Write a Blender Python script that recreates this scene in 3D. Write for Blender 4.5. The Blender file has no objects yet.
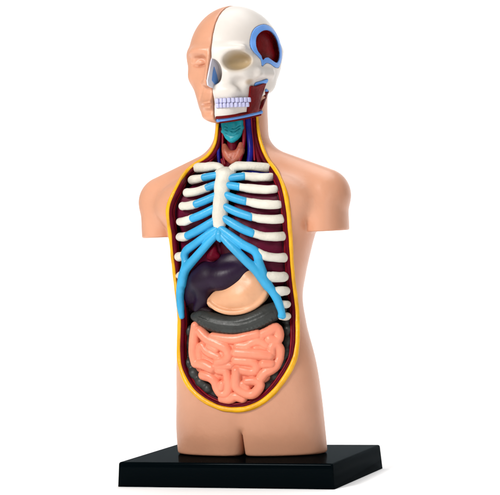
import bpy, math, random
import numpy as np

# ------------------------------------------------------------------ camera
# Modelling unit: 1 unit = 0.6 mm.  x = model's left (viewer's right), -y = front, z = up, z = 0 on top of the base.
S = 0.0006
TH, PH, RO, DIST, FPX, TX, TZ = 0.38235, 0.018707, -0.043584, 1991.42, 1991.29, 9.068, -23.46
_r = np.array([math.cos(TH), math.sin(TH), 0.0])
_f = np.array([-math.sin(TH) * math.cos(PH), math.cos(TH) * math.cos(PH), -math.sin(PH)])
_u = np.cross(_r, _f)
CR = _r * math.cos(RO) + _u * math.sin(RO)
CU = -_r * math.sin(RO) + _u * math.cos(RO)
CC = np.array([0, 0, 230.0]) - _f * DIST + CR * TX + CU * TZ

scene = bpy.context.scene
col = scene.collection
from mathutils import Matrix, Vector
cam_d = bpy.data.cameras.new("camera")
cam = bpy.data.objects.new("camera", cam_d)
col.objects.link(cam)
cam.matrix_world = Matrix(((CR[0], CU[0], -_f[0], CC[0] * S), (CR[1], CU[1], -_f[1], CC[1] * S),
                           (CR[2], CU[2], -_f[2], CC[2] * S), (0, 0, 0, 1)))
cam_d.sensor_fit = 'HORIZONTAL'
cam_d.sensor_width = 36
cam_d.lens = FPX / 500 * 36
cam_d.clip_start = 0.01
cam_d.clip_end = 50
scene.camera = cam

# ------------------------------------------------------------------ light
world = bpy.data.worlds.new("World")
scene.world = world
world.use_nodes = True
bg = world.node_tree.nodes['Background']
bg.inputs[0].default_value = (1.0, 1.0, 1.0, 1)
bg.inputs[1].default_value = 0.19
scene.view_settings.view_transform = 'Standard'
scene.view_settings.look = 'None'
scene.view_settings.exposure = 0
scene.view_settings.gamma = 1


def area(name, loc, target, sx, sy, power, color=(1, 1, 1)):
    d = bpy.data.lights.new(name, 'AREA')
    d.shape = 'RECTANGLE'
    d.size = sx
    d.size_y = sy
    d.energy = power
    d.color = color
    o = bpy.data.objects.new(name, d)
    col.objects.link(o)
    o.location = loc
    o.rotation_euler = (Vector(target) - Vector(loc)).to_track_quat('-Z', 'Y').to_euler()
    return o


MID = (0, 0, 0.15)
area('key_softbox', (-0.38, -1.05, 0.72), MID, 0.32, 0.32, 14.6, (1.0, 0.98, 0.95))
area('added_fill_light', (1.1, -0.9, 0.35), MID, 0.6, 0.6, 2.2)  # added lamp, lifts the figure's right-hand side
area('added_floor_light', (0.1, 0.35, 1.5), (0.0, 0.2, 0), 1.3, 1.0, 16)  # added overhead lamp, burns the floor out to white
area('added_backdrop_light_a', (-0.9, 0.5, 0.9), (-0.3, 2.2, 0.4), 0.5, 0.5, 21)  # added lamp, unseen, turns the backdrop pure white
area('added_backdrop_light_b', (0.9, 0.7, 0.9), (0.1, 2.2, 0.4), 0.5, 0.5, 21)  # second added lamp whitening the backdrop


# ------------------------------------------------------------------ helpers
def tag(o, label=None, cat=None, group=None, kind=None):
    if label: o['label'] = label
    if cat: o['category'] = cat
    if group: o['group'] = group
    if kind: o['kind'] = kind
    return o


def srgb(r, g, b):
    def c(v):
        v /= 255.0
        return v / 12.92 if v < 0.04045 else ((v + 0.055) / 1.055) ** 2.4
    return (c(r), c(g), c(b), 1)


def mat(name, rgb, rough=0.45, spec=0.4, var=0.06, vscale=60, bump=0.0, bscale=300, sss=0.0, coat=0.0, rgb2=None, thresh=None):
    """rgb: base colour (albedo) in sRGB 0-255; mottled with soft noise."""
    m = bpy.data.materials.new(name)
    m.use_nodes = True
    nt = m.node_tree
    N, L = nt.nodes, nt.links
    p = N['Principled BSDF']
    p.inputs['Roughness'].default_value = rough
    p.inputs['Specular IOR Level'].default_value = spec
    p.inputs['Coat Weight'].default_value = coat
    p.inputs['Coat Roughness'].default_value = 0.2
    if sss:
        p.inputs['Subsurface Weight'].default_value = sss
        p.inputs['Subsurface Radius'].default_value = (0.004, 0.0015, 0.001)
        p.inputs['Subsurface Scale'].default_value = 1.0
    tc = N.new('ShaderNodeTexCoord')
    nz = N.new('ShaderNodeTexNoise')
    nz.inputs['Scale'].default_value = vscale
    nz.inputs['Detail'].default_value = 4
    L.new(tc.outputs['Object'], nz.inputs['Vector'])
    ramp = N.new('ShaderNodeValToRGB')
    c = srgb(*rgb)
    e = ramp.color_ramp.elements
    lo, hi = (0.35, 0.65) if thresh is None else thresh
    e[0].position, e[1].position = lo, hi
    if rgb2 is None:
        e[0].color = (c[0] * (1 - var), c[1] * (1 - var * 1.3), c[2] * (1 - var * 1.4), 1)
        e[1].color = (min(1, c[0] * (1 + var)), min(1, c[1] * (1 + var)), min(1, c[2] * (1 + var)), 1)
    else:
        e[0].color = c
        e[1].color = srgb(*rgb2)
    L.new(nz.outputs['Fac'], ramp.inputs['Fac'])
    L.new(ramp.outputs['Color'], p.inputs['Base Color'])
    # slightly uneven gloss, as on hand-painted plastic
    n3 = N.new('ShaderNodeTexNoise')
    n3.inputs['Scale'].default_value = vscale * 2.3
    L.new(tc.outputs['Object'], n3.inputs['Vector'])
    mr = N.new('ShaderNodeMapRange')
    mr.inputs['To Min'].default_value = max(0.05, rough - 0.1)
    mr.inputs['To Max'].default_value = rough + 0.1
    L.new(n3.outputs['Fac'], mr.inputs['Value'])
    L.new(mr.outputs['Result'], p.inputs['Roughness'])
    if bump:
        n2 = N.new('ShaderNodeTexNoise')
        n2.inputs['Scale'].default_value = bscale
        n2.inputs['Detail'].default_value = 3
        L.new(tc.outputs['Object'], n2.inputs['Vector'])
        b = N.new('ShaderNodeBump')
        b.inputs['Strength'].default_value = bump
        b.inputs['Distance'].default_value = 0.0006
        L.new(n2.outputs['Fac'], b.inputs['Height'])
        L.new(b.outputs['Normal'], p.inputs['Normal'])
    return m


M = {}
M['skin'] = mat('skin_plastic', (204, 148, 118), 0.38, 0.45, 0.06, 25, 0.2, 420, sss=0.15)
M['bone'] = mat('bone_plastic', (214, 210, 198), 0.5, 0.3, 0.06, 90, 0.42, 900)
M['skullbone'] = mat('skull_plastic', (212, 205, 198), 0.38, 0.35, 0.04, 40, 0.08, 700)
M['orbit'] = mat('orbit_wash', (176, 154, 110), 0.5, 0.3, 0.12, 80, 0.1, 700)
M['cartilage'] = mat('cartilage_blue', (50, 158, 206), 0.4, 0.4, 0.08, 90, 0.25, 500)
M['paleblue'] = mat('cut_edge_blue', (98, 150, 222), 0.45, 0.35, 0.05, 90, 0.1, 500)
M['yellow'] = mat('fat_yellow', (226, 166, 2), 0.38, 0.4, 0.14, 110, 0.5, 350)
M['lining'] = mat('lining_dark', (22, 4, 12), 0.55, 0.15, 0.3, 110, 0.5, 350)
M['muscle'] = mat('muscle_maroon', (82, 1, 22), 0.5, 0.08, 0.25, 120, 0.5, 350)
M['musclebright'] = mat('muscle_red', (128, 4, 22), 0.45, 0.18, 0.2, 120, 0.4, 350)
M['lung'] = mat('lung_maroon', (88, 6, 40), 0.5, 0.15, 0.25, 110, 0.4, 300)
M['liver'] = mat('liver_purple', (30, 12, 36), 0.42, 0.22, 0.25, 60, 0.3, 200)
M['stomach'] = mat('stomach_tan', (212, 158, 120), 0.4, 0.4, 0.08, 70, 0.25, 260, sss=0.1)
M['colon'] = mat('colon_grey', (50, 52, 50), 0.42, 0.3, 0.15, 120, 0.5, 350)
M['gut'] = mat('intestine_salmon', (231, 139, 110), 0.36, 0.4, 0.08, 100, 0.3, 350, sss=0.05)
M['teal'] = mat('larynx_teal', (14, 140, 154), 0.38, 0.3, 0.12, 120, 0.4, 350)
M['thyroid'] = mat('thyroid_brown', (158, 82, 60), 0.45, 0.4, 0.2, 160, 0.6, 500)
M['vein'] = mat('vein_blue', (16, 18, 112), 0.4, 0.2, 0.2, 120, 0.3, 350)
M['artery'] = mat('artery_red', (120, 6, 28), 0.4, 0.2, 0.2, 120, 0.3, 350)
M['darkred'] = mat('jaw_muscle_red', (104, 4, 8), 0.5, 0.12, 0.25, 160, 0.4, 500)
M['tooth'] = mat('tooth_enamel', (186, 186, 220), 0.4, 0.4, 0.04, 160)
M['septum'] = mat('septum_grey', (212, 212, 224), 0.5, 0.3, 0.05, 90)
M['heart'] = mat('heart_dark', (58, 4, 24), 0.5, 0.15, 0.25, 110, 0.3, 300)
M['ground'] = mat('white_sheet', (250, 250, 250), 0.9, 0.1, 0.005, 3)

# glossy black base: near-black body, weak tinted mirror coat
m = bpy.data.materials.new('base_black')
m.use_nodes = True
nt = m.node_tree
nt.nodes.remove(nt.nodes['Principled BSDF'])
N, L = nt.nodes, nt.links
out = N['Material Output']
dif = N.new('ShaderNodeBsdfDiffuse')
dif.inputs[0].default_value = (0.0008, 0.0022, 0.003, 1)
gl = N.new('ShaderNodeBsdfGlossy')
gl.inputs[0].default_value = (0.045, 0.052, 0.056, 1)
tcn = N.new('ShaderNodeTexCoord')
nzn = N.new('ShaderNodeTexNoise')
nzn.inputs['Scale'].default_value = 40
nzn.inputs['Detail'].default_value = 6
L.new(tcn.outputs['Object'], nzn.inputs['Vector'])
mrn = N.new('ShaderNodeMapRange')
mrn.inputs['To Min'].default_value = 0.08
mrn.inputs['To Max'].default_value = 0.2
L.new(nzn.outputs['Fac'], mrn.inputs['Value'])
L.new(mrn.outputs['Result'], gl.inputs['Roughness'])
fr = N.new('ShaderNodeFresnel')
fr.inputs['IOR'].default_value = 1.45
ad = N.new('ShaderNodeMixShader')
L.new(fr.outputs[0], ad.inputs[0])
L.new(dif.outputs[0], ad.inputs[1])
L.new(gl.outputs[0], ad.inputs[2])
L.new(ad.outputs[0], out.inputs['Surface'])
M['base'] = m


def make_obj(name, V, F, material, parent=None, smooth=True, label=None):
    me = bpy.data.meshes.new(name)
    V = np.asarray(V, dtype=np.float32) * S
    if isinstance(F, np.ndarray):
        me.vertices.add(len(V))
        me.vertices.foreach_set('co', V.ravel())
        k = F.shape[1]
        me.loops.add(F.size)
        me.loops.foreach_set('vertex_index', F.astype(np.int32).ravel())
        me.polygons.add(len(F))
        me.polygons.foreach_set('loop_start', np.arange(0, F.size, k, dtype=np.int32))
        me.update(calc_edges=True)
        me.validate()
    else:
        me.from_pydata([tuple(map(float, v)) for v in V], [], F)
    if smooth:
        me.polygons.foreach_set('use_smooth', np.ones(len(me.polygons), dtype=bool))
    me.materials.append(material)
    me.update()
    o = bpy.data.objects.new(name, me)
    col.objects.link(o)
    if parent:
        o.parent = parent
    if label:
        o['label'] = label
    return o


# ---- signed distance toolkit (x, y, z arrays that broadcast)
def smin(a, b, k):
    if k <= 0: return np.minimum(a, b)
    h = np.clip(0.5 + 0.5 * (b - a) / k, 0, 1)
    return b * (1 - h) + a * h - k * h * (1 - h)


def smax(a, b, k): return -smin(-a, -b, k)


def ell(x, y, z, c, r, rz=0.0):
    dx, dy, dz = x - c[0], y - c[1], z - c[2]
    if rz:
        ca, sa = math.cos(rz), math.sin(rz)
        dx, dy = dx * ca + dy * sa, -dx * sa + dy * ca
    k0 = np.sqrt((dx / r[0]) ** 2 + (dy / r[1]) ** 2 + (dz / r[2]) ** 2)
    k1 = np.sqrt((dx / r[0] ** 2) ** 2 + (dy / r[1] ** 2) ** 2 + (dz / r[2] ** 2) ** 2)
    return k0 * (k0 - 1) / np.maximum(k1, 1e-6)


def cap(x, y, z, a, b, ra, rb):
    a = np.asarray(a, float)
    b = np.asarray(b, float)
    ab = b - a
    L2 = float(ab @ ab) + 1e-9
    t = np.clip(((x - a[0]) * ab[0] + (y - a[1]) * ab[1] + (z - a[2]) * ab[2]) / L2, 0, 1)
    d = np.sqrt((x - a[0] - t * ab[0]) ** 2 + (y - a[1] - t * ab[1]) ** 2 + (z - a[2] - t * ab[2]) ** 2)
    return d - (ra + (rb - ra) * t)


def cubic(xs, ys, q):
    """Monotone-ish cubic (Catmull-Rom tangents) interpolation, clamped."""
    xs = np.asarray(xs, float)
    ys = np.asarray(ys, float)
    m_ = np.gradient(ys, xs)
    q = np.clip(q, xs[0], xs[-1])
    i = np.clip(np.searchsorted(xs, q) - 1, 0, len(xs) - 2)
    h = xs[i + 1] - xs[i]
    t = (q - xs[i]) / h
    return ((2 * t ** 3 - 3 * t ** 2 + 1) * ys[i] + (t ** 3 - 2 * t ** 2 + t) * h * m_[i]
            + (-2 * t ** 3 + 3 * t ** 2) * ys[i + 1] + (t ** 3 - t ** 2) * h * m_[i + 1])


def loft(x, y, z, T, p=2.0):
    T = np.asarray(T, float)
    xc, yc, a, b = (cubic(T[:, 0], T[:, i], z) for i in (1, 2, 3, 4))
    u, v = np.abs(x - xc) / a, np.abs(y - yc) / b
    k0 = (u ** p + v ** p) ** (1 / p)
    k1 = np.sqrt((u / a) ** 2 + (v / b) ** 2) / np.maximum(np.sqrt(u * u + v * v), 1e-5)
    return (k0 - 1) / np.maximum(k1, 1e-6)


TORSO = [  # z, xc, yc, a, b
    (-10, -1, 5, 78.5, 34), (0, -1, 5, 79, 34), (25, -1, 3, 78.2, 39), (58, 0, 0, 75.6, 43), (90, 0, -3, 72.5, 44), (132, -2, -5, 66, 43),
    (155, -3, -6, 65, 43), (179, -2, -3, 67.5, 45), (207, -1, 1, 73, 47.5), (225, 0, 4, 76.5, 48), (250, 0, 6, 74, 46),
    (275, 0, 8, 56, 38), (295, 0, 8, 37, 30), (312, 1, 8, 28.5, 27), (335, 2.6, 8, 25.6, 26), (375, 3, 8, 27, 27)]
HR = math.radians(5.5)          # the head turns a little further than the chest
HC = math.cos(HR)
HS = math.sin(HR)
HX, HY = 1.0, 0.0


def to_head(x, y):
    dx, dy = x - HX, y - HY
    return dx * HC - dy * HS, dx * HS + dy * HC


def from_head(p):
    x, y, z = p
    return np.array([x * HC + y * HS + HX, -x * HS + y * HC + HY, z])


def torso_sdf(x, y, z):
    d = loft(x, y, z, TORSO, 2.25)
    d = smax(d, z - 368, 6)
    ax = np.abs(x)
    d = smin(d, smax(cap(ax, y, z, (0, 9, 294), (86, 9, 255), 22, 27), 219.8 - z, 1.5), 12)
    # upper-arm stump, squared off below
    arm = np.sqrt(((ax - 89.0) / 20.5) ** 2 + ((y - 8) / 28) ** 2)
    arm = (arm - 1) * 20.5
    arm = smax(arm, z - 262, 16)
    arm = smax(arm, 219.8 - z, 1.5)
    d = smin(d, arm, 3.0)
    # armpit crease
    d = smax(d, -cap(ax, y, z, (75.5, -36, 243), (79.5, -40, 215), 0.6, 1.6), 2.5)
    # soft pectoral and groin modelling
    d = smin(d, ell(ax, y, z, (46, -22, 250), (34, 18, 26)), 14)
    # legs: cleft between the stumps
    cl = np.abs(x - 0.6 - np.clip(z, 0, 30) * 0.12 + 0.0 * y) - np.clip((24 - z) * 0.075, 0, 3) - 0.15
    cl = smax(cl, z - 25, 4)
    d = smax(d, -cl, 5.5)
    d = smax(d, -cap(x, y, z, (4, -46.5, 37), (1, -36.5, -4), 2.0, 8.0), 13)
    d = smax(d, -z + 0.2, 3.0)
    return d


FACE = [(326, 0, -31, 10, 11), (333, 0, -33, 17, 16.5), (341, 0, -29.5, 21, 20.5), (350, 0, -25, 25, 24.5), (360, 0, -19, 30.5, 30.5), (372, 0, -12, 35.5, 38.5),
        (384, 0, -6, 39, 44), (400, 0, 2, 44, 51.5), (420, 0, 4, 40, 48)]


def head_base(x, y, z):
    """x, y in the head's own frame"""
    d = ell(x, y, z, (0, 3, 397.5), (45.2, 52.5, 50.8))
    f = loft(x, y, z, FACE, 2.3)
    f = smax(f, 332.5 - z, 7)
    f = smax(f, z - 405, 6)
    d = smin(d, f, 7)
    ax = np.abs(x)
    d = smin(d, ell(ax, y, z, (21, -14, 350), (10, 17, 14)), 9)      # angle of the jaw
    d = smin(d, ell(ax, y, z, (27, -26, 378), (7, 13, 7)), 10)        # cheekbone
    return d


def skin_head(x, y, z):
    d = head_base(x, y, z)
    ax = np.abs(x)
    d = smin(d, ell(ax, y, z, (13, -44.5, 401.5), (12, 6.5, 4)), 6)        # brow
    d = smax(d, -ell(ax, y, z, (13.5, -53, 391), (9.5, 11, 6)), 3.5)  # eye hollow
    d = smax(d, -ell(ax, y, z, (8.5, -53.5, 391.5), (5, 7, 5)), 3)
    d = smin(d, ell(ax, y, z, (16.5, -38.5, 390.3), (8.5, 6.5, 5.2)), 0.8)  # closed lid
    d = smin(d, cap(x, y, z, (0, -47, 400), (0, -56.5, 371), 4.2, 5.6), 4)   # nose
    d = smin(d, ell(ax, y, z, (6.2, -51, 369.5), (4.4, 6, 4.2)), 2)
    d = smin(d, ell(ax, y, z, (0, -44.5, 350), (13, 8.5, 9)), 6)      # muzzle
    d = smin(d, ell(x, y, z, (0, -42, 337), (10, 7.5, 6.5)), 5)       # chin
    fr_ = np.clip((-y - 26) / 6, 0, 1)
    def g_(v, s_): return np.exp(-(v / s_) ** 2)
    def win_(v, w): return np.exp(-(np.abs(v) / w) ** 6)
    dz = 1.9 * g_(z - 351.0 + ax * .10, 1.9) * win_(ax, 12) + 2.3 * g_(z - 345.2 - ax * .12, 2.1) * win_(ax, 10.5)
    dz = dz - 1.8 * g_(z - 348.1, 0.95) * win_(ax, 14) - 0.9 * g_(z - 341.3, 1.7) * win_(ax, 9)
    dz = dz - 1.7 * g_(z - 387.0 - (ax - 16) ** 2 * .03, 0.95) * win_(ax - 16, 10) - 0.7 * g_(z - 395.2 + (ax - 16) ** 2 * .025, 1.0) * win_(ax - 16, 9)
    dz = dz + 0.8 * g_(z - 402.5 + (ax - 12) ** 2 * .012, 2.2) * win_(ax - 16, 12)
    dz = dz - 0.9 * g_((ax - 11) - (366 - z) * .45, 1.5) * win_(z - 360, 8)
    d = d - dz * fr_
    # ear, low relief
    e = np.abs(ell(ax, y, z, (43, 8, 384), (5.5, 7.5, 12))) - 1.0
    d = smin(d, smax(e, ax - 47.3, 1), 2)
    return d


def body_sdf(x, y, z):
    d = torso_sdf(x, y, z)
    hx, hy = to_head(x, y)
    h = smax(skin_head(hx, hy, z), hx, 0.6)
    return smin(d, h, 1.5)


def full_sdf(x, y, z):
    """both halves of the head on the torso: only used to find where the surface lies"""
    hx, hy = to_head(x, y)
    return np.minimum(torso_sdf(x, y, z), head_base(hx, hy, z))


def rays(pts):
    p = np.asarray(pts, float)
    d = _f[None] + CR[None] * ((p[:, 0:1] - 250) / FPX) - CU[None] * ((p[:, 1:2] - 247.5) / FPX)
    return d / np.linalg.norm(d, axis=1, keepdims=True)


def hit(pts, inset=0.0, sdf=None):
    """Points of the surface 'inset' units below the figure's skin, as the lens of the photo saw them."""
    sdf = sdf or full_sdf
    pts = np.asarray(pts, float)
    inset = np.broadcast_to(np.asarray(inset, float), (len(pts),))
    D = rays(pts)
    t = np.full(len(pts), DIST - 160.0)
    best = t.copy()
    bv = np.full(len(pts), 1e9)
    done = np.zeros(len(pts), bool)
    for _ in range(260):
        P = CC + D * t[:, None]
        v = sdf(P[:, 0], P[:, 1], P[:, 2]) + inset
        upd = (v < bv - 1e-4) & ~done
        best[upd] = t[upd]
        bv[upd] = v[upd]
        done |= v < 0.05
        t = t + np.where(done, 0, np.clip(v * 0.6, 0.05, 20))
        if done.all() or t.min() > DIST + 160: break
    return CC + D * best[:, None]


def surface_nets(F, o, h):
    nx, ny, nz = F.shape
    s = F < 0
    c = np.zeros((nx - 1, ny - 1, nz - 1), np.int8)
    for i in (0, 1):
        for j in (0, 1):
            for k in (0, 1):
                c += s[i:nx - 1 + i, j:ny - 1 + j, k:nz - 1 + k]
    act = (c > 0) & (c < 8)
    I, J, K = np.nonzero(act)
    idx = np.full(act.shape, -1, np.int32)
    idx[I, J, K] = np.arange(len(I))
    acc = np.zeros((len(I), 3))
    cnt = np.zeros(len(I))
    corners = [(i, j, k) for i in (0, 1) for j in (0, 1) for k in (0, 1)]
    for a in corners:
        for ax in range(3):
            if a[ax]: continue
            b = list(a)
            b[ax] = 1
            fa = F[I + a[0], J + a[1], K + a[2]]
            fb = F[I + b[0], J + b[1], K + b[2]]
            m_ = (fa < 0) != (fb < 0)
            t = fa / np.where(m_, fa - fb, 1)
            for q in range(3):
                acc[:, q] += np.where(m_, a[q] + (t if q == ax else 0), 0)
            cnt += m_
    V = (np.stack([I, J, K], 1) + acc / cnt[:, None]) * h + np.asarray(o)
    Q = []
    # x edges
    for ax in range(3):
        sl0 = [slice(None)] * 3
        sl1 = [slice(None)] * 3
        sl0[ax] = slice(0, -1)
        sl1[ax] = slice(1, None)
        e0, e1 = s[tuple(sl0)], s[tuple(sl1)]
        ch = e0 != e1
        A = [q for q in range(3) if q != ax]
        cut = [slice(None)] * 3
        for q in A: cut[q] = slice(1, -1)
        ch = ch[tuple(cut)]
        e = np.stack(np.nonzero(ch), 1)
        for q in A: e[:, q] += 1
        if not len(e): continue
        def cell(d0, d1):
            g = e.copy()
            g[:, A[0]] += d0
            g[:, A[1]] += d1
            return idx[g[:, 0], g[:, 1], g[:, 2]]
        quad = np.stack([cell(-1, -1), cell(0, -1), cell(0, 0), cell(-1, 0)], 1)
        flip = e0[e[:, 0], e[:, 1], e[:, 2]]
        if ax == 1: flip = ~flip
        quad[~flip] = quad[~flip][:, ::-1]
        Q.append(quad)
    Q = np.concatenate(Q)
    Q = Q[(Q >= 0).all(1)]
    return V, Q


class Grid:
    def __init__(self, lo, hi, h):
        self.lo, self.h = np.asarray(lo, float), h
        n = [int(math.ceil((b - a) / h)) + 1 for a, b in zip(lo, hi)]
        self.x = (lo[0] + np.arange(n[0]) * h).astype(np.float32)[:, None, None]
        self.y = (lo[1] + np.arange(n[1]) * h).astype(np.float32)[None, :, None]
        self.z = (lo[2] + np.arange(n[2]) * h).astype(np.float32)[None, None, :]
        self.n = n
        self.F = np.full(n, 50.0, np.float32)

    def ev(self, fn):
        self.F = np.broadcast_to(fn(self.x, self.y, self.z), self.n).astype(np.float32).copy()
        return self

    def tube(self, pts, radii, k=0.0, sub=False, kk=None):
        pts = np.asarray(pts, float)
        radii = np.broadcast_to(np.asarray(radii, float), (len(pts),))
        G = None
        pad = 5 * self.h + max(k, 0) + 2
        # distance of this tube alone (consecutive pieces blend exactly), then blended with the rest
        lo = np.maximum(((pts - radii[:, None]).min(0) - pad - self.lo) / self.h, 0).astype(int)
        hi = np.minimum(((pts + radii[:, None]).max(0) + pad - self.lo) / self.h + 1, self.n).astype(int)
        if (hi <= lo).any(): return self
        sx, sy, sz = (slice(a, b) for a, b in zip(lo, hi))
        X, Y, Z = self.x[sx], self.y[:, sy], self.z[:, :, sz]
        G = None
        for a, b, ra, rb in zip(pts[:-1], pts[1:], radii[:-1], radii[1:]):
            d = cap(X, Y, Z, a, b, ra, rb)
            G = d if G is None else np.minimum(G, d)
        cur = self.F[sx, sy, sz]
        self.F[sx, sy, sz] = smax(cur, -G, k) if sub else smin(cur, G, k)
        return self

    def add(self, fn, k=0.0):
        self.F = smin(self.F, fn(self.x, self.y, self.z), k).astype(np.float32)
        return self

    def cut(self, fn, k=0.0):
        self.F = smax(self.F, fn(self.x, self.y, self.z), k).astype(np.float32)
        return self

    def mesh(self):
        F = self.F
        F[0] = F[-1] = 9
        F[:, 0] = F[:, -1] = 9
        F[:, :, 0] = F[:, :, -1] = 9
        return surface_nets(F, self.lo, self.h)

    def obj(self, name, material, parent, label=None):
        V, Q = self.mesh()
        return make_obj(name, V, Q, material, parent, label=label)


def smooth_path(pts, step=2.5, closed=False):
    p = np.asarray(pts, float)
    if closed: p = np.vstack([p[-1], p, p[0], p[1]])
    else: p = np.vstack([2 * p[0] - p[1], p, 2 * p[-1] - p[-2]])
    out_ = []
    for i in range(1, len(p) - 2):
        n = max(1, int(round(np.linalg.norm((p[i + 1] - p[i])[:2]) / step)))
        for t in np.arange(n) / n:
            a, b, c, d = p[i - 1], p[i], p[i + 1], p[i + 2]
            out_.append(0.5 * ((2 * b) + (-a + c) * t + (2 * a - 5 * b + 4 * c - d) * t * t + (-a + 3 * b - 3 * c + d) * t ** 3))
    if not closed: out_.append(p[-2])
    return np.array(out_)


def sweep(name, P, R, material, parent, flat=1.0, nseg=14, wob=0.0, seed=0, label=None, caps=True, normal=None):
    """Tube along 3D points P with radii R and rounded ends; 'flat' squeezes it along the view-independent depth (y)."""
    P = np.asarray(P, float)
    R = np.broadcast_to(np.asarray(R, float), (len(P),)).copy()
    rng = np.random.RandomState(seed)
    if caps:
        d0 = P[0] - P[1]
        d0 /= np.linalg.norm(d0)
        d1 = P[-1] - P[-2]
        d1 /= np.linalg.norm(d1)
        ang = np.radians([90, 78, 60, 40, 20])
        s0 = [P[0] + d0 * R[0] * math.sin(a) * .85 for a in ang]
        r0 = [R[0] * max(math.cos(a), 0.02) for a in ang]
        s1 = [P[-1] + d1 * R[-1] * math.sin(a) * .85 for a in ang[::-1]]
        r1 = [R[-1] * max(math.cos(a), 0.02) for a in ang[::-1]]
        P = np.vstack([s0, P, s1])
        R = np.concatenate([r0, R, r1])
    V, F = [], []
    n = len(P)
    wv = rng.uniform(-1, 1, (n, nseg))
    for _ in range(3):
        wv = (np.roll(wv, 1, 1) + wv + np.roll(wv, -1, 1)) / 3
        wv = (np.vstack([wv[:1], wv[:-1]]) + wv + np.vstack([wv[1:], wv[-1:]])) / 3
    for i in range(n):
        t = P[min(i + 1, n - 1)] - P[max(i - 1, 0)]
        t /= np.linalg.norm(t) + 1e-9
        yv = np.array([0, 1.0, 0]) if normal is None else np.asarray(normal, float)
        yv = yv - t * (yv @ t)
        yv /= np.linalg.norm(yv) + 1e-9
        w = np.cross(t, yv)
        for k in range(nseg):
            a = 2 * math.pi * k / nseg
            rr = R[i] * (1 + wob * wv[i, k] * 3)
            V.append(P[i] + w * math.cos(a) * rr + yv * math.sin(a) * rr * flat)
    for i in range(n - 1):
        for k in range(nseg):
            k2 = (k + 1) % nseg
            F.append((i * nseg + k, i * nseg + k2, (i + 1) * nseg + k2, (i + 1) * nseg + k))
    F.append(tuple(range(nseg - 1, -1, -1)))
    F.append(tuple((n - 1) * nseg + k for k in range(nseg)))
    return make_obj(name, V, F, material, parent, label=label)


def poly_sdf(poly, X, Z):
    poly = np.asarray(poly, float)
    d = np.full(np.broadcast(X, Z).shape, 1e18)
    ins = np.zeros(d.shape, bool)
    for (x0, z0), (x1, z1) in zip(poly, np.roll(poly, -1, 0)):
        ex, ez = x1 - x0, z1 - z0
        wx, wz = X - x0, Z - z0
        t = np.clip((wx * ex + wz * ez) / (ex * ex + ez * ez + 1e-12), 0, 1)
        d = np.minimum(d, (wx - ex * t) ** 2 + (wz - ez * t) ** 2)
        c = ((z0 > Z) != (z1 > Z)) & (X < ex * (Z - z0) / (ez if abs(ez) > 1e-9 else 1e-9) + x0)
        ins ^= c
    return np.where(ins, -1, 1) * np.sqrt(d)


class Prism:
    """2D outline in the (x, z) plane, extruded along y; looked up from a table"""
    def __init__(self, poly):
        self.gx = np.arange(-110, 111, 1.0)
        self.gz = np.arange(-5, 400, 1.0)
        self.T = poly_sdf(poly, self.gx[:, None], self.gz[None, :]).astype(np.float32)

    def __call__(self, x, y, z):
        fx = np.clip((x - self.gx[0]), 0, len(self.gx) - 1.001)
        fz = np.clip((z - self.gz[0]), 0, len(self.gz) - 1.001)
        i, k = fx.astype(int), fz.astype(int)
        a, b = fx - i, fz - k
        T = self.T
        r = T[i, k] * (1 - a) * (1 - b) + T[i + 1, k] * a * (1 - b) + T[i, k + 1] * (1 - a) * b + T[i + 1, k + 1] * a * b
        return r + 0 * y


# ------------------------------------------------------------------ setting
def ring(c, v):
    pass


def build_setting():
    zb = -24.3
    g = make_obj('ground', [(-8000, -8000, zb), (8000, -8000, zb), (8000, 3200, zb), (-8000, 3200, zb)], [(0, 1, 2, 3)], M['ground'], smooth=False)
    tag(g, kind='structure')
    # backdrop: curved white paper sweep rising behind
    V, F = [], []
    prof = [(3200, 0)] + [(3200 + 500 * math.sin(a), 500 - 500 * math.cos(a)) for a in np.linspace(0.05, math.pi / 2, 16)] + [(3702, 5000)]
    for (y, z) in prof:
        V += [(-8000, y, zb + z), (8000, y, zb + z)]
    for i in range(len(prof) - 1):
        F.append((2 * i, 2 * i + 1, 2 * i + 3, 2 * i + 2))
    b = make_obj('backdrop', V, F, M['ground'])
    tag(b, kind='structure')


build_setting()

# ------------------------------------------------------------------ the model
root = bpy.data.objects.new('anatomical_torso_model', None)
root.empty_display_size = 0.05
col.objects.link(root)
root.location = (0, 0, 0)
tag(root, 'peach plastic anatomy torso with open chest and half skull, standing on a glossy black base', 'anatomical model')

# ---- base plate with tapered, rounded edges
def build_base():
    W, D, H, tp = 224.4 / 2, 144.75 / 2, 24.2, 1.7
    def rr(w, d, r, z, n=6):
        pts = []
        for cx, cy, a0 in ((w - r, d - r, 0), (-w + r, d - r, 90), (-w + r, -d + r, 180), (w - r, -d + r, 270)):
            for k in range(n + 1):
                a = math.radians(a0 + 90 * k / n)
                pts.append((cx + r * math.cos(a), cy + r * math.sin(a), z))
        return pts
    rings = [rr(W + tp, D + tp, 2.2, -H), rr(W + .25, D + .25, 1.8, -2.0), rr(W, D, 1.8, -1.1), rr(W - .45, D - .45, 1.6, -.45),
             rr(W - 1.2, D - 1.2, 1.4, -.1), rr(W - 2.2, D - 2.2, 1.2, 0)]
    V = [p for r_ in rings for p in r_]
    n = len(rings[0])
    F = []
    for i in range(len(rings) - 1):
        for k in range(n):
            k2 = (k + 1) % n
            F.append((i * n + k, i * n + k2, (i + 1) * n + k2, (i + 1) * n + k))
    F.append(tuple(range(n - 1, -1, -1)))
    F.append(tuple((len(rings) - 1) * n + k for k in range(n)))
    return make_obj('base', V, F, M['base'], root, label='glossy black rectangular base plate')


build_base()

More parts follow.
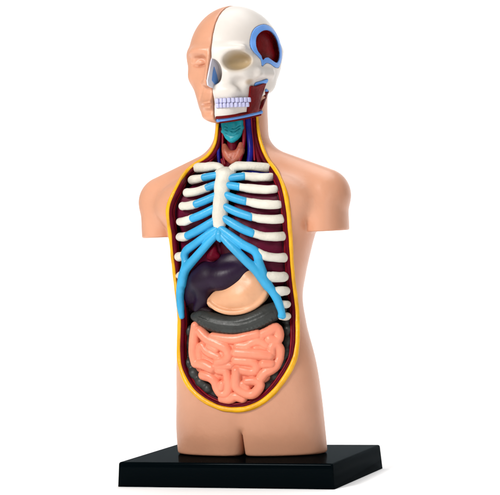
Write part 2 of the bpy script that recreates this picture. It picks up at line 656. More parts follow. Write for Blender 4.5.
# ---- rim of the opening, in photo pixels
RIM = [(218, 123), (216.9, 133), (214.4, 146), (207.4, 156.5), (196, 163.5), (185.5, 172), (177.5, 186), (170.8, 198.5), (167.5, 210.6), (168.8, 222.7),
       (171, 237), (172, 249), (173.8, 264), (176, 284), (178.5, 304), (180, 323), (179.3, 350), (181.3, 369), (190, 387), (205.5, 401.5), (226.7, 409.5),
       (245, 409.0), (263, 402), (278, 387.5), (290, 369), (295.6, 356.7), (297.5, 335), (296.6, 308), (294.5, 291), (292.5, 272), (291.2, 251), (290.5, 234),
       (288.5, 213), (285, 191), (276.5, 171), (266.8, 158), (260, 140), (257.6, 124), (257.2, 112)]
rim_px = smooth_path(RIM, 2.5)
rim3 = hit(rim_px, 0.0, torso_sdf)
for _ in range(9):
    rim3[1:-1] = (rim3[:-2] + 2 * rim3[1:-1] + rim3[2:]) / 4
poly = [(p[0], p[2]) for p in rim3]
poly.append((rim3[-1][0], 345))
poly.append((rim3[0][0], 345))
prism = Prism(poly)


def inset_px(path, d):
    """offset an open pixel path inwards (to the left of its anticlockwise run on screen)"""
    p = np.asarray(path, float)
    t = np.gradient(p, axis=0)
    t /= np.linalg.norm(t, axis=1, keepdims=True)
    n = np.stack([t[:, 1], -t[:, 0]], 1)
    return p + n * np.asarray(d).reshape(-1, 1) if np.ndim(d) else p + n * d


# ---- body with carved cavity; skin faces and lining faces go to two meshes
g = Grid((-116, -66, -3), (116, 60, 453), 1.0)
g.ev(torso_sdf)
base_F = g.F.copy()
deep = np.float32(24)
carve = np.maximum(prism(g.x, g.y, g.z), -(base_F + deep))
carve = np.maximum(carve, g.y - np.interp(g.z, [278, 300], [-12, 6]))
carve = np.maximum(carve, g.z - 352)
g.F = smax(g.F, -carve.astype(np.float32), 0.8).astype(np.float32)
hgx, hgy = to_head(g.x, g.y)
g.F = smin(g.F, smax(skin_head(hgx, hgy, g.z), hgx, 0.6), 1.5).astype(np.float32)
Vb, Qb = g.mesh()
cen = Vb[Qb].mean(1)
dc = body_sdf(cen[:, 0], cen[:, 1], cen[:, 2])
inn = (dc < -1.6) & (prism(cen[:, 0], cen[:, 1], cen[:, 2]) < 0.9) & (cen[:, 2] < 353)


def submesh(V, Q, mask):
    q = Q[mask]
    u, inv = np.unique(q, return_inverse=True)
    return V[u], inv.reshape(q.shape)


V1, Q1 = submesh(Vb, Qb, ~inn)
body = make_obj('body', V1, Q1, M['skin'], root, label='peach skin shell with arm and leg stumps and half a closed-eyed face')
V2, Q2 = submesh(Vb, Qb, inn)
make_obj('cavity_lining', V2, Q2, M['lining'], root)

# ---- yellow fat rim and muscle layers
_zz = rim3[:, 2]
rr_ = np.interp(_zz, [50, 120, 170, 260, 300, 330], [2.9, 2.7, 2.3, 2.2, 1.8, 1.5])
rimo = sweep('fat_rim', rim3, rr_, M['yellow'], root, wob=0.2, seed=3, nseg=16, label='yellow cut edge of the body wall')
# second thinner yellow bead inside the first along the shoulders and flanks
ppx = inset_px(rim_px, 3.3)
ml = hit(ppx, 2.0, torso_sdf)
_rm = np.interp(ml[:, 2], [50, 260, 300, 330], [2.4, 2.6, 2.2, 1.3])
sweep('muscle_layer', ml[2:-4], _rm[2:-4], M['muscle'], root, wob=0.10, seed=4)
ml2 = hit(inset_px(rim_px, 5.7), 5.0, torso_sdf)
sweep('muscle_layer', ml2[10:-14], 1.5, M['musclebright'], root, wob=0.15, seed=5)
ml3 = hit(inset_px(rim_px, 7.6), 8.5, torso_sdf)
sweep('muscle_layer', ml3[14:-22], 1.4, M['heart'], root, wob=0.15, seed=6)

# ---- lungs
def lung(sign):
    def f(x, y, z):
        e = ell(x * sign, y, z, (37, -16, 222), (37, 34, 78))
        e = smax(e, torso_sdf(x, y, z) + 8.5, 5)
        e = smax(e, 168 - z + 0 * x, 6)
        e = smax(e, prism(x, y, z) + 4.0, 5)
        return e + 0.5 * np.sin(x * .35 + z * .2) * np.sin(z * .33 - y * .2)
    return f


for s_ in (-1, 1):
    gl_ = Grid((min(0, s_ * 78), -52, 160), (max(0, s_ * 78), 12, 300), 1.4).ev(lung(s_))
    gl_.obj('lung', M['lung'], root)
# heart between the lungs
gh = Grid((-35, -52, 168), (40, 0, 250), 1.2).ev(lambda x, y, z: ell(x, y, z, (2, -22, 212), (19, 17, 34)))
gh.obj('heart', M['heart'], root)


def hp(pts, inset):
    """pixels -> surface points with insets"""
    pts = np.asarray(pts, float)
    return hit(pts[:, :2], inset, torso_sdf)


# ---- liver
def blob_grid(lo, hi, h): return Grid(lo, hi, h)


def tube_px(G, px, r, inset, k=0.0, step=2.0, sub=False, zz=None):
    """px: list of (x, y[, r]) in photo pixels"""
    a = np.array([(p[0], p[1], (p[2] if len(p) > 2 else r)) for p in px], float)
    sp = smooth_path(a, step)
    P = hit(sp[:, :2], inset, torso_sdf)
    G.tube(P, sp[:, 2], k, sub)
    return P


gv = Grid((-75, -62, 118), (50, 12, 212), 0.9)
tube_px(gv, [(244, 268, 8), (236, 273, 12), (226, 277, 14.5), (214, 278, 13), (204, 282, 13)], 10, 11.5, 6)
tube_px(gv, [(224, 262, 8), (236, 258, 8), (248, 262, 7)], 8, 14, 6)
tube_px(gv, [(208, 272, 12), (199, 283, 12), (193, 295, 10), (189, 306, 8)], 10, 14, 7)
tube_px(gv, [(205, 290, 7), (203, 300, 7), (199, 308, 6)], 8, 13, 5)
gv.obj('liver', M['liver'], root)
# gall bladder / duodenum dark piece left of the stomach
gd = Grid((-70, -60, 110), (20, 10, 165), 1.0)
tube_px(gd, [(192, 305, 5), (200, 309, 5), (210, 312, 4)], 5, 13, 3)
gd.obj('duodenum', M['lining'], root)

# ---- diaphragm / pericardium wedge seen between the cartilages
gp = Grid((-40, -60, 180), (20, 0, 225), 0.8)
tube_px(gp, [(215, 245, 1.4), (214.2, 250, 3.6), (212.6, 255.5, 5.6)], 4, 7, 3)
tube_px(gp, [(209, 257, 3), (217, 256, 3.4)], 3, 8, 2)
gp.obj('pericardium', M['muscle'], root)

# ---- stomach
gs = Grid((-50, -66, 110), (60, 10, 205), 0.8)
tube_px(gs, [(249, 279, 10), (252, 287, 13), (245, 295, 15), (234, 298, 13), (222, 299, 10.5), (214, 302, 7)], 12, 14, 4)
tube_px(gs, [(257, 283, 10), (260, 292, 9.5), (252, 302, 8)], 8, 12.5, 6)
tube_px(gs, [(209, 303, 2.2), (217, 309, 2.4), (228, 312.3, 2.6), (240, 312, 2.6), (252, 308, 2.5), (261, 301, 2.4), (266, 293, 2)], 2.4, 4.5, 2.5)
tube_px(gs, [(228, 297, 8), (238, 288, 10), (246, 278, 9)], 8, 13, 5)
gs.obj('stomach', M['stomach'], root)

# ---- colon: transverse, ascending, descending
gc = Grid((-72, -66, 42), (72, 10, 165), 0.75)
colpath = [(195, 316.5, 4.5), (203, 318.5, 8), (214, 322.5, 9.6), (226, 325, 10), (240, 325, 10), (255, 320.5, 10.2), (268, 314, 10), (279, 309, 8)]
P = tube_px(gc, colpath, 9, 9, 3)
# three cloth-like bands along it
tube_px(gc, [(198, 317), (208, 321.5), (222, 325.5), (240, 326), (256, 321), (272, 313)], .8, -.2, .8)
rng = random.Random(5)
bl = smooth_path([(200, 322), (210, 327.5), (224, 331), (240, 331), (256, 327), (270, 320)], 4.4)
for i, q in enumerate(bl):
    Pq = hit([q[:2]], 2.2, torso_sdf)
    gc.tube([Pq[0] + np.array([-.9, -.6, 0]), Pq[0] + np.array([.9, -.6, .2])], 2.0, .6)
for k_, off in ((0, -3.4), (1, 3.0)):
    lp = smooth_path([(198, 318.5 + off * .6), (208, 322 + off), (222, 326 + off), (240, 326.5 + off), (256, 321.5 + off), (272, 313 + off)], 2.5)
    gc.tube(hit(lp[:, :2], -1.3, torso_sdf), 1.0, .7, sub=True)
# ascending colon, sacculated
for x_, y_, r_ in ((190, 331, 6), (188.5, 342, 6.5), (188, 353, 6.5), (190, 364, 7), (194.5, 374, 6.8), (201, 382.5, 6.2), (208, 389, 5.2)):
    Pq = hit([(x_, y_)], 10, torso_sdf)[0]
    gc.tube([Pq, Pq + np.array([.3, 0, .3])], r_, 4.0)
for x_, y_, r_ in ((286, 318, 6), (288, 330, 6), (288, 342, 6), (286.5, 354, 6.2), (282, 365, 6.2), (275.5, 376, 6), (268, 386, 5.8), (258, 394, 5)):
    Pq = hit([(x_, y_)], 12, torso_sdf)[0]
    gc.tube([Pq, Pq + np.array([.3, 0, .3])], r_, 4.0)
gc.tube(hit([(194, 372), (203, 384), (215, 394)], 16, torso_sdf), 7, 3)
gc.obj('colon', M['colon'], root)

# ---- small intestine
COILS = [
    [(195.5, 326, 4), (194.3, 339, 4.6), (193.8, 353, 4.6), (196, 363, 4.6)],
    [(200, 331, 4.6), (208, 339, 5), (218.5, 344, 5), (226.5, 348.5, 4.8), (229, 355, 4.6), (225, 361, 4.6), (218, 362.5, 4.4)],
    [(200.5, 357, 3.6), (199.8, 350, 3.6), (202.5, 345.5, 3.6), (206, 350.5, 3.8), (212, 354, 4.2), (219, 357, 3.8)],
    [(198, 363.5, 4.6), (205, 364.8, 5), (212, 368.5, 4.8)],
    [(203.5, 375, 4.6), (211, 377.5, 4.6), (215.5, 382, 4.4), (217.5, 388, 4.4), (221.5, 393.5, 4.4), (227, 393.5, 4.3), (229.3, 387, 4.3), (228.3, 378, 4.3),
     (226, 371.5, 4), (219, 370.5, 3.8)],
    [(221.5, 388, 3.6), (222.5, 384, 3.4)],
    [(216, 366, 3.2), (223, 366.6, 3.4), (231, 365.8, 3.6)],
    [(256, 347.8, 3.2), (264.5, 350, 3.0)],
    [(209, 346, 3), (216, 350, 3)],
    [(222.5, 399, 4), (229.5, 399.5, 4.2), (236, 396.5, 4.4), (243, 398.5, 4.2)],
    [(236.5, 371, 4.2), (236.5, 380, 4.5), (237.5, 388, 4.5), (246, 393.5, 4.5), (253, 394, 4.3), (258.5, 389, 4.3), (260, 383.5, 4), (254, 381, 3.8), (247, 381.2, 3.6)],
    [(242.8, 384.2, 3.4), (247, 388, 3.2)],
    [(236.5, 360.5, 4.6), (246, 361, 4.8), (254, 363, 4.6), (257, 367.5, 4.3), (253.5, 371.8, 4.2), (246, 371, 4.2), (237.5, 369, 4)],
    [(264, 364, 4.3), (271.5, 364, 4.2)],
    [(261, 378, 4.4), (265.5, 372.5, 4.4), (271, 370, 4.2), (276, 366, 4), (279.5, 358, 4)],
    [(237, 352.5, 5), (248.5, 353.5, 5), (261, 354.5, 5), (269.5, 356, 4.6)],
    [(271.5, 354, 4.3), (272, 347.5, 4.4), (276, 345, 4.4), (279.8, 349, 4.2), (280, 355, 3.8)],
    [(238.5, 346, 4.4), (247, 346, 4.6), (253, 342.5, 4.8), (260, 341.5, 4.8), (266, 345.5, 4.4)],
    [(213, 336.5, 3.6), (225, 338.5, 4.4), (236, 339, 4.6), (246, 336.8, 4.6), (257, 334.5, 4.6)],
    [(262.5, 334.5, 4.8), (268, 332, 5), (275.5, 328.5, 5.2), (278.5, 334, 5), (277, 340, 4.8), (270, 339.5, 4.8)],
]
gi = Grid((-66, -70, 44), (60, 6, 138), 0.6)
fill = [(212, 350), (216, 362), (208, 358), (222, 372), (230, 365), (240, 358), (248, 366), (264, 360), (232, 382), (250, 380), (236, 352), (200, 335), (232, 345), (268, 340), (272, 355), (255, 365), (262, 375), (245, 385), (225, 390), (214, 375), (204, 365), (203, 350), (225, 355), (240, 372), (252, 350)]
for q in fill:
    Pq = hit([q], 12.6, torso_sdf)[0]
    gi.tube([Pq, Pq + np.array([.5, 0, .5])], 8.8, 4)
for i, c_ in enumerate(COILS):
    tube_px(gi, [(q_[0], q_[1], q_[2] + .6) for q_ in c_], 4.5, 3.8 + (i * 37 % 5) * 0.5, 0.5, 1.8)
gi.obj('small_intestine', M['gut'], root)

# ---- rib cage (part) with ribs, cartilages and sternum as sub-parts
gst = Grid((-30, -66, 205), (30, -10, 300), 0.6)
for a in ([(219.5, 173, 5), (226, 173.5, 7), (231, 173, 5)],
          [(225.5, 175, 8.8), (223.4, 181, 8.2), (222.4, 187, 7.6)],
          [(222.2, 186, 7.4), (221.3, 197, 7.7), (220.4, 208, 7.8), (219.8, 218, 7.6), (219.5, 225, 6.2), (219.4, 228.5, 4.4)]):
    sp = smooth_path(np.array(a, float), 2)
    P_ = hit(sp[:, :2], 1.6, torso_sdf)
    gst.tube(P_ - CR * 1.6, sp[:, 2] - 1.6, 3)
    gst.tube(P_ + CR * 1.6, sp[:, 2] - 1.6, 3)
rib_cage = gst.obj('rib_cage', M['bone'], root, label='cream rib cage with blue cartilage fanning from a white breast bone')

RIBS = [  # bone centre lines in pixels
    ([(196, 167.8), (204, 167.4), (213, 166.2), (219, 166.8), (223, 171)], 4.2),
    ([(191.5, 180.2), (198, 179), (206, 177.2)], 4.0),
    ([(186.5, 192.8), (195, 192), (202, 190), (208, 187.6)], 4.0),
    ([(182, 206.2), (189, 205.8), (197, 203.6)], 3.9),
    ([(179.5, 221.8), (186, 221), (193.5, 218)], 3.9),
    ([(179, 237), (184, 237), (189, 235.2)], 4.0),
    ([(178, 257), (180.5, 256.6), (182.8, 255.4)], 4.1),
    ([(178.6, 276), (180.5, 276), (182.8, 275)], 3.9),
    ([(179.6, 290), (181, 290)], 3.0),
    ([(268.5, 168), (256, 166.4), (244, 166), (237, 166.2), (231.5, 169.5), (229, 174)], 4.2),
    ([(272, 177.2), (262, 177.4), (252, 177), (243, 175.8)], 3.9),
    ([(275.5, 189.2), (264, 189.6), (250, 188.6), (238, 186.6)], 3.9),
    ([(279.8, 204.4), (270, 204.8), (256, 203.4), (245, 201)], 3.9),
    ([(282, 218.6), (272, 219.4), (260, 218.8), (250.5, 216.4)], 3.9),
    ([(283.6, 236.2), (274, 236.8), (262, 236), (252, 232.8)], 4.0),
    ([(285, 257.4), (276, 257.6), (266, 256.4), (257.5, 252.4)], 4.1),
    ([(284.6, 276.8), (277, 277.2), (267, 276.4)], 4.7),
    ([(286.6, 290.6), (281, 291.2), (273, 291.2)], 4.3),
    ([(288, 304.2), (284.5, 304.6), (280, 303.5)], 3.4),
    ([(288, 316), (284.5, 317), (281, 316.5)], 3.4),
]
for i, (pp, r_) in enumerate(RIBS):
    sp = smooth_path(np.array(pp, float), 1.6)
    n_ = len(sp)
    # each rib sinks into the cavity towards its outer end
    t_ = np.linspace(1, 0, n_)
    ins = 0.8 + 3.0 * np.clip((t_ - 0.75) / 0.25, 0, 1) ** 2
    P = hit(sp, ins, torso_sdf)
    for _ in range(3):
        P[1:-1] = (P[:-2] + 2 * P[1:-1] + P[2:]) / 4
    P = smooth_path(P, 1.2)
    R_ = np.full(len(P), r_) * (1 + 0.05 * np.sin(np.linspace(0, 5, len(P)) + i))
    R_ *= 1.1
    R_[-max(2, len(R_) // 4):] *= .93
    R_[0] *= .93
    sweep('rib', P, R_, M['bone'], rib_cage, flat=.9, wob=.08, seed=20 + i, nseg=18)

CART = {
    'a': [
        ([(204, 177.6, 3.9), (210, 176.4, 3.9), (217, 175, 3.6)],),
        ([(207, 188, 3.9), (212, 186, 4), (217, 184.2, 3.8)],),
        ([(196, 204, 4), (205, 200.6, 4.1), (216, 195.8, 4)],),
        ([(192.5, 218.4, 4), (202, 214.6, 4.2), (214, 208.6, 4.1)],),
        ([(188, 235.6, 4.1), (199, 230, 4.3), (209, 224, 4.2), (216, 219.6, 3.8)],),
        ([(184, 256, 3.6), (186.5, 250.5, 4.2), (195, 244, 4), (206, 236, 4), (217, 228.6, 3.6)],),
        ([(218, 233, 3.6), (210, 241, 4), (200, 252.5, 4.2), (192, 261.5, 4.4), (186, 268.5, 4.8), (183.5, 275, 4.8), (182, 284, 4.6)],),
        ([(184.5, 255, 3.8), (185.5, 262, 4), (185.5, 268, 4.5)],),
        ([(183, 276, 4.6), (181, 286, 4.4), (180, 296, 4), (180.6, 307, 3.8), (181.8, 316.5, 2.8)],),
        ([(179.6, 288.5, 2), (181, 291, 3)],),
    ],
    'b': [
        ([(228, 178.4, 3.2), (235, 177.4, 4), (244, 176.2, 4)],),
        ([(228, 185.4, 3.6), (233, 186, 4), (239, 187, 4)],),
        ([(227, 195.5, 3.9), (236, 198.8, 4.1), (245.5, 201.4, 4)],),
        ([(225.5, 207, 3.9), (237, 212.2, 4.2), (251, 217, 4)],),
        ([(224, 218, 3.6), (233, 223.6, 4.3), (243, 229.2, 4.4), (252.5, 233.2, 4.1)],),
        ([(221, 228.5, 3.6), (231, 236, 4.1), (243, 244.6, 4.4), (254, 250.6, 4.5), (259.5, 256, 4.2)],),
        ([(219.5, 233, 3.6), (227, 241.5, 4.1), (237, 251.8, 4.3), (247, 261.8, 4.5), (256, 270, 4.9), (263, 279, 5.1), (268, 286, 4.8)],),
        ([(256.5, 254, 4), (259, 262, 4.2), (262, 271, 4.6), (264.5, 279, 4.8)],),
        ([(266, 283, 4.8), (272.5, 291.5, 4.4), (277, 299, 4.3), (280, 307, 4), (282, 314, 3.6), (282.6, 316, 3.4)],),
        ([(268, 276.8, 3), (272, 277, 2)],), ([(273, 291, 3.4), (277, 291.2, 2)],), ([(279, 303.6, 3), (283, 304.2, 1.6)],), ([(281, 316, 3.2), (284.6, 317, 2.2)],)
    ]}
for side, L_ in CART.items():
    lo, hi = ((-72, -66, 128), (4, 4, 292)) if side == 'a' else ((-8, -66, 128), (62, 4, 292))
    gq = Grid(lo, hi, 0.62)
    for (pp,) in L_:
        tube_px(gq, pp, 4, 0.5, 1.3, 1.8)
    V_, Q_ = gq.mesh()
    make_obj('costal_cartilage', V_, Q_, M['cartilage'], rib_cage)
# xiphoid
gx_ = Grid((-22, -66, 200), (22, -20, 235), 0.5)
tube_px(gx_, [(219.4, 231.5, 3.4), (219.5, 234.6, 4.7), (219.8, 238.2, 3.6), (220, 240.6, 1.8)], 3, .3, 1.5)
make_obj('xiphoid', *gx_.mesh(), M['cartilage'], rib_cage)

# ---- neck: larynx, thyroid, vessels
glx = Grid((-28, -40, 298), (28, 12, 350), 0.55)
tube_px(glx, [(225, 124, 4), (226, 130, 4), (228, 136, 3.6), (231, 139, 3.4)], 4, 2.5, 2.5)
tube_px(glx, [(239.5, 122, 4), (239, 129, 4.2), (237, 135, 4), (233, 139, 3.4)], 4, 2.5, 2.5)
tube_px(glx, [(232, 124, 6), (232, 131, 6), (232, 136, 4.5)], 6, 4, 2)
tube_px(glx, [(223, 131.5, 2), (226, 132, 2.4)], 2, 1.5, 1.4)
tube_px(glx, [(242, 127.5, 2), (239, 129, 2.2)], 2, 1.5, 1.4)
for yy in (126.5, 129.5, 133):
    tube_px(glx, [(225, yy - .5), (229, yy + 1.6), (233, yy + 2.0), (237, yy + .6), (240, yy - 1.4)], .5, -.9, .6, sub=True)
glx.obj('larynx', M['teal'], root)
gth = Grid((-28, -40, 282), (28, 12, 325), 0.5)
tube_px(gth, [(224.5, 146, 2.6), (226, 151, 4.2), (229, 157, 4.4), (232.5, 161, 3.6)], 4, 3.5, 1.2)
tube_px(gth, [(241, 144.5, 2.6), (240.5, 150, 4.4), (238, 156, 4.4), (234.5, 161, 3.4)], 4, 3.5, 1.2)
tube_px(gth, [(228.5, 153, 3.2), (233, 154.5, 4.2), (238, 152.5, 3.2)], 4, 3.8, 1.5)
tube_px(gth, [(232, 157, 4), (234, 157, 4)], 4, 4, 1)
gth.obj('thyroid', M['thyroid'], root)
sweep('windpipe', hit(smooth_path([(233, 120), (233, 140), (233, 158), (229, 170)], 2.5), 9, torso_sdf), 6, M['muscle'], root)


def vessel(px, r, inset, m_, seed, name='blood_vessel', lab=None):
    sp = smooth_path(np.array([(p[0], p[1]) for p in px], float), 2.2)
    P = hit(sp, inset, torso_sdf)
    for _ in range(3): P[1:-1] = (P[:-2] + 2 * P[1:-1] + P[2:]) / 4
    sweep(name, P, r, m_, root, wob=.1, seed=seed, nseg=12, label=lab)


for px_ in ([(225, 122), (223, 140), (218, 155), (210, 165)], [(252, 112), (253, 135), (257, 152), (264, 166)]):
    sweep('neck_muscle', hit(smooth_path(np.array(px_, float), 2.5), 9.5, torso_sdf), 5.2, M['muscle'], root, wob=.1, seed=51)
vessel([(221, 124), (219.8, 140), (218.6, 152), (219.4, 163)], 1.8, 4, M['vein'], 41, lab='dark blue vein')
vessel([(223.6, 124), (222.8, 140), (223, 153), (225, 164)], 1.3, 3.5, M['artery'], 42, lab='dark red artery')
vessel([(216.5, 148), (214, 156), (210, 162)], 1.6, 3.5, M['artery'], 43, lab='dark red artery')
vessel([(243.6, 118), (244.2, 135), (242.8, 150), (239, 163)], 1.8, 3.0, M['artery'], 44, lab='dark red artery')
vessel([(247.6, 117), (248.6, 130), (250.6, 145), (250.2, 157), (248, 168)], 3.0, 3.0, M['vein'], 45, lab='thick blue vein')
vessel([(253.5, 115), (254, 130), (255.8, 146), (258, 158), (262, 168)], 2.5, 3.5, M['muscle'], 46, name='neck_muscle')
vessel([(251, 116), (252, 132), (253.8, 147), (254.5, 160)], 1.0, 1.8, M['artery'], 49, lab='dark red artery')
vessel([(246.5, 170.5), (258, 172.2), (270, 172.3)], 1.9, 6, M['vein'], 47, lab='blue vein')
vessel([(222.5, 160), (224.5, 168)], 2.2, 5, M['artery'], 48, lab='dark red artery')

# ------------------------------------------------------------------ skull half
def hsdf(x, y, z):
    hx, hy = to_head(x, y)
    return head_base(hx, hy, z)


def hh(px, inset=0.0): return hit(px, inset, hsdf)


WIN_O = [(250.8, 44), (251.2, 36), (254, 29.5), (258.5, 25.8), (265, 24.3), (272, 27.4), (278, 35.4), (281.6, 46), (282.4, 56), (281, 63.5), (278.6, 67.8),
         (275, 66.8), (270.6, 63.6), (266.4, 63), (262.4, 66.2), (261.4, 60), (258, 55.5), (253.6, 51)]
WIN_I = [(256.4, 44), (257, 37), (261, 32), (266, 29.9), (271, 31), (275.5, 35.8), (279, 44), (280.4, 53), (279.5, 59.5), (277.4, 62.6), (273.6, 60.8),
         (268.4, 57.2), (265.8, 57.8), (263.4, 60), (261.6, 55.5), (258, 50.5)]


def px_prism_fn(pxpoly):
    """outline traced on the curved side of the skull, cut straight inwards along the outline's own mean normal"""
    P = hh(smooth_path(np.array(pxpoly, float), 2, closed=True))
    c = P.mean(0)
    nrm = np.array([math.cos(0.18), -math.sin(0.18), 0.25])
    nrm /= np.linalg.norm(nrm)
    e1 = np.cross([0, 0, 1.0], nrm)
    e1 /= np.linalg.norm(e1)
    e2 = np.cross(nrm, e1)
    return P, c, nrm, e1, e2


VIEW = -rays([(266, 46)])[0]
def window_fn(pxpoly, hh=hh):
    P = hh(smooth_path(np.array(pxpoly, float), 2, closed=True))
    c = P.mean(0)
    nrm = VIEW * 0.75 + np.array([0.66, -0.2, 0.1])
    nrm /= np.linalg.norm(nrm)
    e1 = np.cross([0, 0, 1.0], nrm)
    e1 /= np.linalg.norm(e1)
    e2 = np.cross(nrm, e1)
    # project along nrm
    q = np.stack([(P - c) @ e1, (P - c) @ e2], 1)
    gx = np.arange(-60, 61, 1.0)
    T = poly_sdf(q, gx[:, None], gx[None, :]).astype(np.float32)

    def fn(x, y, z):
        u = (x - c[0]) * e1[0] + (y - c[1]) * e1[1] + (z - c[2]) * e1[2]
        v = (x - c[0]) * e2[0] + (y - c[1]) * e2[1] + (z - c[2]) * e2[2]
        w = (x - c[0]) * nrm[0] + (y - c[1]) * nrm[1] + (z - c[2]) * nrm[2]
        fu, fv = np.clip(u + 60, 0, 119.9), np.clip(v + 60, 0, 119.9)
        i, k = fu.astype(int), fv.astype(int)
        a, b = fu - i, fv - k
        r = T[i, k] * (1 - a) * (1 - b) + T[i + 1, k] * a * (1 - b) + T[i, k + 1] * (1 - a) * b + T[i + 1, k + 1] * a * b
        return np.maximum(r, -w - 34)
    return fn


win_o, win_i = window_fn(WIN_O), window_fn(WIN_I)


def skull_sdf(x, y, z):
    hx, hy = to_head(x, y)
    d = head_base(hx, hy, z) + 0.6
    d = smin(d, ell(hx, hy, z, (21, -42, 402), (16, 6, 4)), 5)           # brow ridge
    d = smin(d, cap(hx, hy, z, (16, -43.5, 378.5), (37, -24, 376), 4.6, 4.0), 5)    # cheekbone
    d = smin(d, cap(hx, hy, z, (37, -24, 376), (41.5, -2, 377), 4.0, 3.0), 5)
    d = smax(d, -ell(hx, hy, z, (24, -46, 389.8), (11.6, 20, 9.2), -0.3), 2.5)      # orbit
    d = smax(d, -ell(hx, hy, z, (1, -50, 379), (9.5, 14, 13.5)), 1.5)        # nasal aperture
    d = smax(d, -ell(hx, hy, z, (27, -44, 367), (8, 8, 6)), 5)              # hollow below the cheekbone
    d = smax(d, -ell(hx, hy, z, (45, -22, 358), (13, 16, 15)), 4)           # open side of the jaw
    d = smin(d, ell(hx, hy, z, (6, -43, 361), (18, 8, 7)), 5)              # upper jaw
    d = smax(d, -ell(hx, hy, z, (45, -36, 402), (9, 14, 14)), 7)            # temple
    d = smin(d, ell(hx, hy, z, (33, 4, 369), (6, 12, 10)), 8)            # mastoid
    # dental groove
    d = smax(d, -cap(hx, hy, z, (0, -53, 349), (18, -48, 349), 3.6, 3.6), 1.2)
    d = smax(d, -cap(hx, hy, z, (18, -48, 349), (31, -33, 349), 3.6, 3.8), 1.2)
    return d


gk = Grid((-4, -62, 330), (52, 62, 453), 0.75)
gk.ev(skull_sdf)
hxg, hyg = to_head(gk.x, gk.y)
FK = gk.F
FK = smax(FK, (0.7 - hxg), 0.4)
# back and lower part belongs to the neck: the skull base rises behind the jaw
zc_ = np.interp(hyg, [-14, 2, 14, 45], [325, 345, 362, 368]).astype(np.float32)
FK = smax(FK, zc_ - gk.z, 1.5)
wo = win_o(gk.x, gk.y, gk.z)
wi = win_i(gk.x, gk.y, gk.z)
hb = head_base(hxg, hyg, gk.z) + 0.6
FK = np.maximum(FK, -np.maximum(wo, -(hb + 2.2)))         # shallow seat of the blue rim
FK = np.maximum(FK, -np.maximum(wi, -(hb + 5.5)))       # deep opening
gk.F = FK.astype(np.float32)
Vk, Qk = gk.mesh()
ck = Vk[Qk].mean(1)
kx, ky = to_head(ck[:, 0], ck[:, 1])
winm = (win_i(ck[:, 0], ck[:, 1], ck[:, 2]) < 0.8) & (head_base(kx, ky, ck[:, 2]) < -1.6) & (kx > 1)
V1, Q1 = submesh(Vk, Qk, ~(winm))
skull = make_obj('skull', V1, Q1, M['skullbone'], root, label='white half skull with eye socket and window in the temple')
# soft brown wash with painted shade inside the eye socket, as a second material slot blended by position
V3, Q3 = submesh(Vk, Qk, winm)
make_obj('brain_window', V3, Q3, M['darkred'], skull, label='dark red hollow in the temple')
gb = Grid((-4, -62, 330), (56, 62, 453), 0.6)
hxb, hyb = to_head(gb.x, gb.y)
hb = head_base(hxb, hyb, gb.z)
gb.F = np.maximum(np.maximum(np.abs(hb + 1.2) - 0.9, win_o(gb.x, gb.y, gb.z) + .15), -win_i(gb.x, gb.y, gb.z)).astype(np.float32)
gb.F = np.maximum(gb.F, 12 - hxb).astype(np.float32)
gb.obj('window_rim', M['paleblue'], skull)

# tan eye-socket pigment, plus shade painted into socket, cheek hollow and nose opening, procedural, in the skull's own coordinates
def wash_and_shade():
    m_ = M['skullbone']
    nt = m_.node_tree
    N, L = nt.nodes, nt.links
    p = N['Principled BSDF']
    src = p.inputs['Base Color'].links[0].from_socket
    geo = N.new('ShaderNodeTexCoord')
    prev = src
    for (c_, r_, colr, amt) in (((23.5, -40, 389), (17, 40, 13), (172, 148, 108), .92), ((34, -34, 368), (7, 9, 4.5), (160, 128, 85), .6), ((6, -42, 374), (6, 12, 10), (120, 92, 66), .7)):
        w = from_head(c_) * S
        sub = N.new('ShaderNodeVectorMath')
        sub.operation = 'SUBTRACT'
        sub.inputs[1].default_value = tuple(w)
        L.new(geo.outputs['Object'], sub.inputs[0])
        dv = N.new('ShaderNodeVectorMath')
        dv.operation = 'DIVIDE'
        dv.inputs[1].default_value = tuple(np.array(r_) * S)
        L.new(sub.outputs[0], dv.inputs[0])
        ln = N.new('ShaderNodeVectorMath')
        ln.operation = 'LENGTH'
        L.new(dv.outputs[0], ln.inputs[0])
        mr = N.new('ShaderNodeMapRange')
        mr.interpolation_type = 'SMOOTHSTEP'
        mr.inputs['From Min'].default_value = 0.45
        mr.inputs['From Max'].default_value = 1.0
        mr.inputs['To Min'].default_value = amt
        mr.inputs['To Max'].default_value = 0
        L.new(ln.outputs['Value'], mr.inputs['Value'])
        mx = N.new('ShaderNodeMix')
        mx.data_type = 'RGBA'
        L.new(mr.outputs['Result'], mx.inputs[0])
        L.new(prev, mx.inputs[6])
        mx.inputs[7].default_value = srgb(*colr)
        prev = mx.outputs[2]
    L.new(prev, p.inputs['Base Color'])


wash_and_shade()

# teeth
def tooth(cx, cy, cz, w, h, t, ang, i):
    V, F = [], []
    prof = [(-1, .80), (-.75, .97), (0, 1), (.75, .94), (1, .74)]
    n = 10
    for (q, s_) in prof:
        for k in range(n):
            a = 2 * math.pi * k / n
            ca, sa = math.cos(a), math.sin(a)
            e = 0.55
            lx = math.copysign(abs(ca) ** e, ca) * w / 2 * s_
            ly = math.copysign(abs(sa) ** e, sa) * t / 2 * s_
            x_ = cx + lx * math.cos(ang) - ly * math.sin(ang)
            y_ = cy + lx * math.sin(ang) + ly * math.cos(ang)
            V.append(from_head((x_, y_, cz + q * h / 2)))
    for r_ in range(len(prof) - 1):
        for k in range(n):
            k2 = (k + 1) % n
            F.append((r_ * n + k, r_ * n + k2, (r_ + 1) * n + k2, (r_ + 1) * n + k))
    F.append(tuple(range(n - 1, -1, -1)))
    F.append(tuple((len(prof) - 1) * n + k for k in range(n)))
    make_obj('tooth', V, F, M['tooth'], skull)


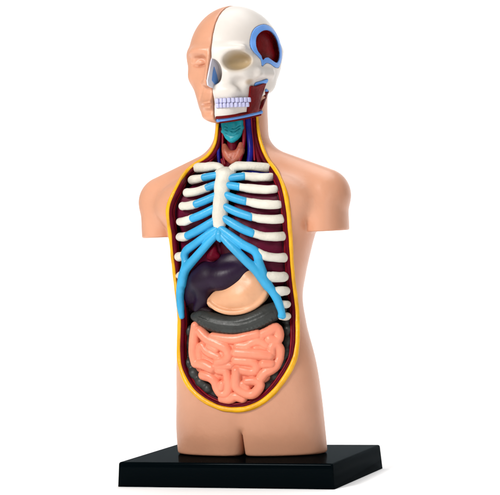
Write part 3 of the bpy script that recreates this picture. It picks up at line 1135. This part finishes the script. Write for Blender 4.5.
arch = smooth_path([(1.5, -50.6), (8, -49.6), (15, -46.8), (22, -42), (28, -35), (31, -30)], .5)
seg = np.linalg.norm(np.diff(arch, axis=0), axis=1).cumsum()
for row, zc in ((0, 351.4), (1, 346.7)):
    s = 1.6
    for i in range(9):
        w = (4.2, 3.6, 3.9, 3.9, 3.9, 4.3, 4.4, 4.2, 4.0)[i] - row * .25
        j = int(np.searchsorted(seg, s + w / 2))
        if j >= len(arch) - 2: break
        tgt = arch[j + 1] - arch[j]
        tooth(arch[j][0], arch[j][1] + row * .5, zc, w * .99, 4.6, 3.4, math.atan2(tgt[1], tgt[0]), i)
        s += w

# nose septum, a flat cut plate on the mid plane
def flat_plate(name, yz, x0, x1, material, parent):
    n = len(yz)
    V = [from_head((x0, y, z)) for y, z in yz] + [from_head((x1, y, z)) for y, z in yz]
    F = [tuple(range(n)), tuple(range(2 * n - 1, n - 1, -1))] + [(i, i + n, (i + 1) % n + n, (i + 1) % n) for i in range(n)]
    return make_obj(name, V, F, material, parent, smooth=False)


sp = flat_plate('nasal_septum', [(-48.5, 396), (-52, 390), (-58, 378), (-61.4, 371), (-60.5, 366.5), (-56, 365), (-50, 364), (-43, 366), (-36, 370), (-34, 382), (-40, 392)],
                0.2, 1.5, M['septum'], skull)
flat_plate('nasal_cartilage', [(-47.5, 385), (-50.5, 379), (-52.8, 371.5), (-47, 367.5), (-42, 365.5), (-40.5, 371), (-42.5, 377)], 1.4, 2.1, M['paleblue'], skull)


# jaw muscles and jaw edge bands: patches that follow the side of the skull
def patch(name, pxpoly, lo_, hi_, material, parent, h=0.55, bone=False):
    hh_ = (lambda p: hit(p, 0.0, skull_sdf)) if bone else hh
    P = hh_(smooth_path(np.array(pxpoly, float), 2, closed=True))
    fn = window_fn(pxpoly, hh_)
    G = Grid(P.min(0) - 7, P.max(0) + 7, h)
    hx, hy = to_head(G.x, G.y)
    d = skull_sdf(G.x, G.y, G.z) if bone else head_base(hx, hy, G.z)
    G.F = smax(smax(d - hi_, -(d + lo_), .5), fn(G.x, G.y, G.z) + .4, 1.0).astype(np.float32)
    G.F = np.maximum(G.F, 8 - hx).astype(np.float32)
    return G.obj(name, material, parent)


patch('chewing_muscle', [(250, 85.5), (254, 86), (260, 84), (266, 82.4), (263.2, 91), (260.6, 99), (257.6, 111.8), (252, 112.6), (246.8, 113), (247.6, 103), (248.8, 93)],
      5.5, 1.8, M['darkred'], skull)
patch('muscle_attachment', [(253.6, 85), (255, 82.4), (261, 80.6), (267.8, 78.4), (268.4, 80.8), (267, 83.4), (260, 85.6), (254.2, 87)], 3, 1.2, M['paleblue'], skull, bone=True)
_P = hit(smooth_path(np.array([(266.8, 91.5), (265.2, 97), (262.8, 103), (260, 109.5)]), 2), 0.0, skull_sdf)
for _ in range(4): _P[1:-1] = (_P[:-2] + 2 * _P[1:-1] + _P[2:]) / 4
sweep('chewing_muscle', _P, np.linspace(2.0, 1.7, len(_P)), M['darkred'], skull, wob=.08, seed=71)
patch('muscle_attachment', [(265.6, 88.2), (268.6, 90.6), (267.6, 93.6), (264.4, 91.6)], 3, 1.3, M['paleblue'], skull, bone=True)


def band(px, r, inset, m_, name, seed):
    spx = smooth_path(np.array(px, float), 2.2)
    P = hh(spx, inset)
    for _ in range(4): P[1:-1] = (P[:-2] + 2 * P[1:-1] + P[2:]) / 4
    sweep(name, P, r, m_, skull, wob=.05, seed=seed, nseg=12)


band([(216.8, 117.6), (226, 116.8), (238, 114.8), (250, 112.2), (260.5, 109.4)], 1.5, .4, M['darkred'], 'jaw_muscle', 60)
band([(217.4, 120.3), (228, 118.9), (240, 116.9), (251, 114.6), (261.4, 112)], 1.75, .1, M['paleblue'], 'jaw_cut_edge', 61)
band([(217.4, 122.4), (228, 121.3), (240, 119.3), (251, 117), (260.5, 114.6)], 1.1, .6, M['darkred'], 'jaw_muscle', 62)
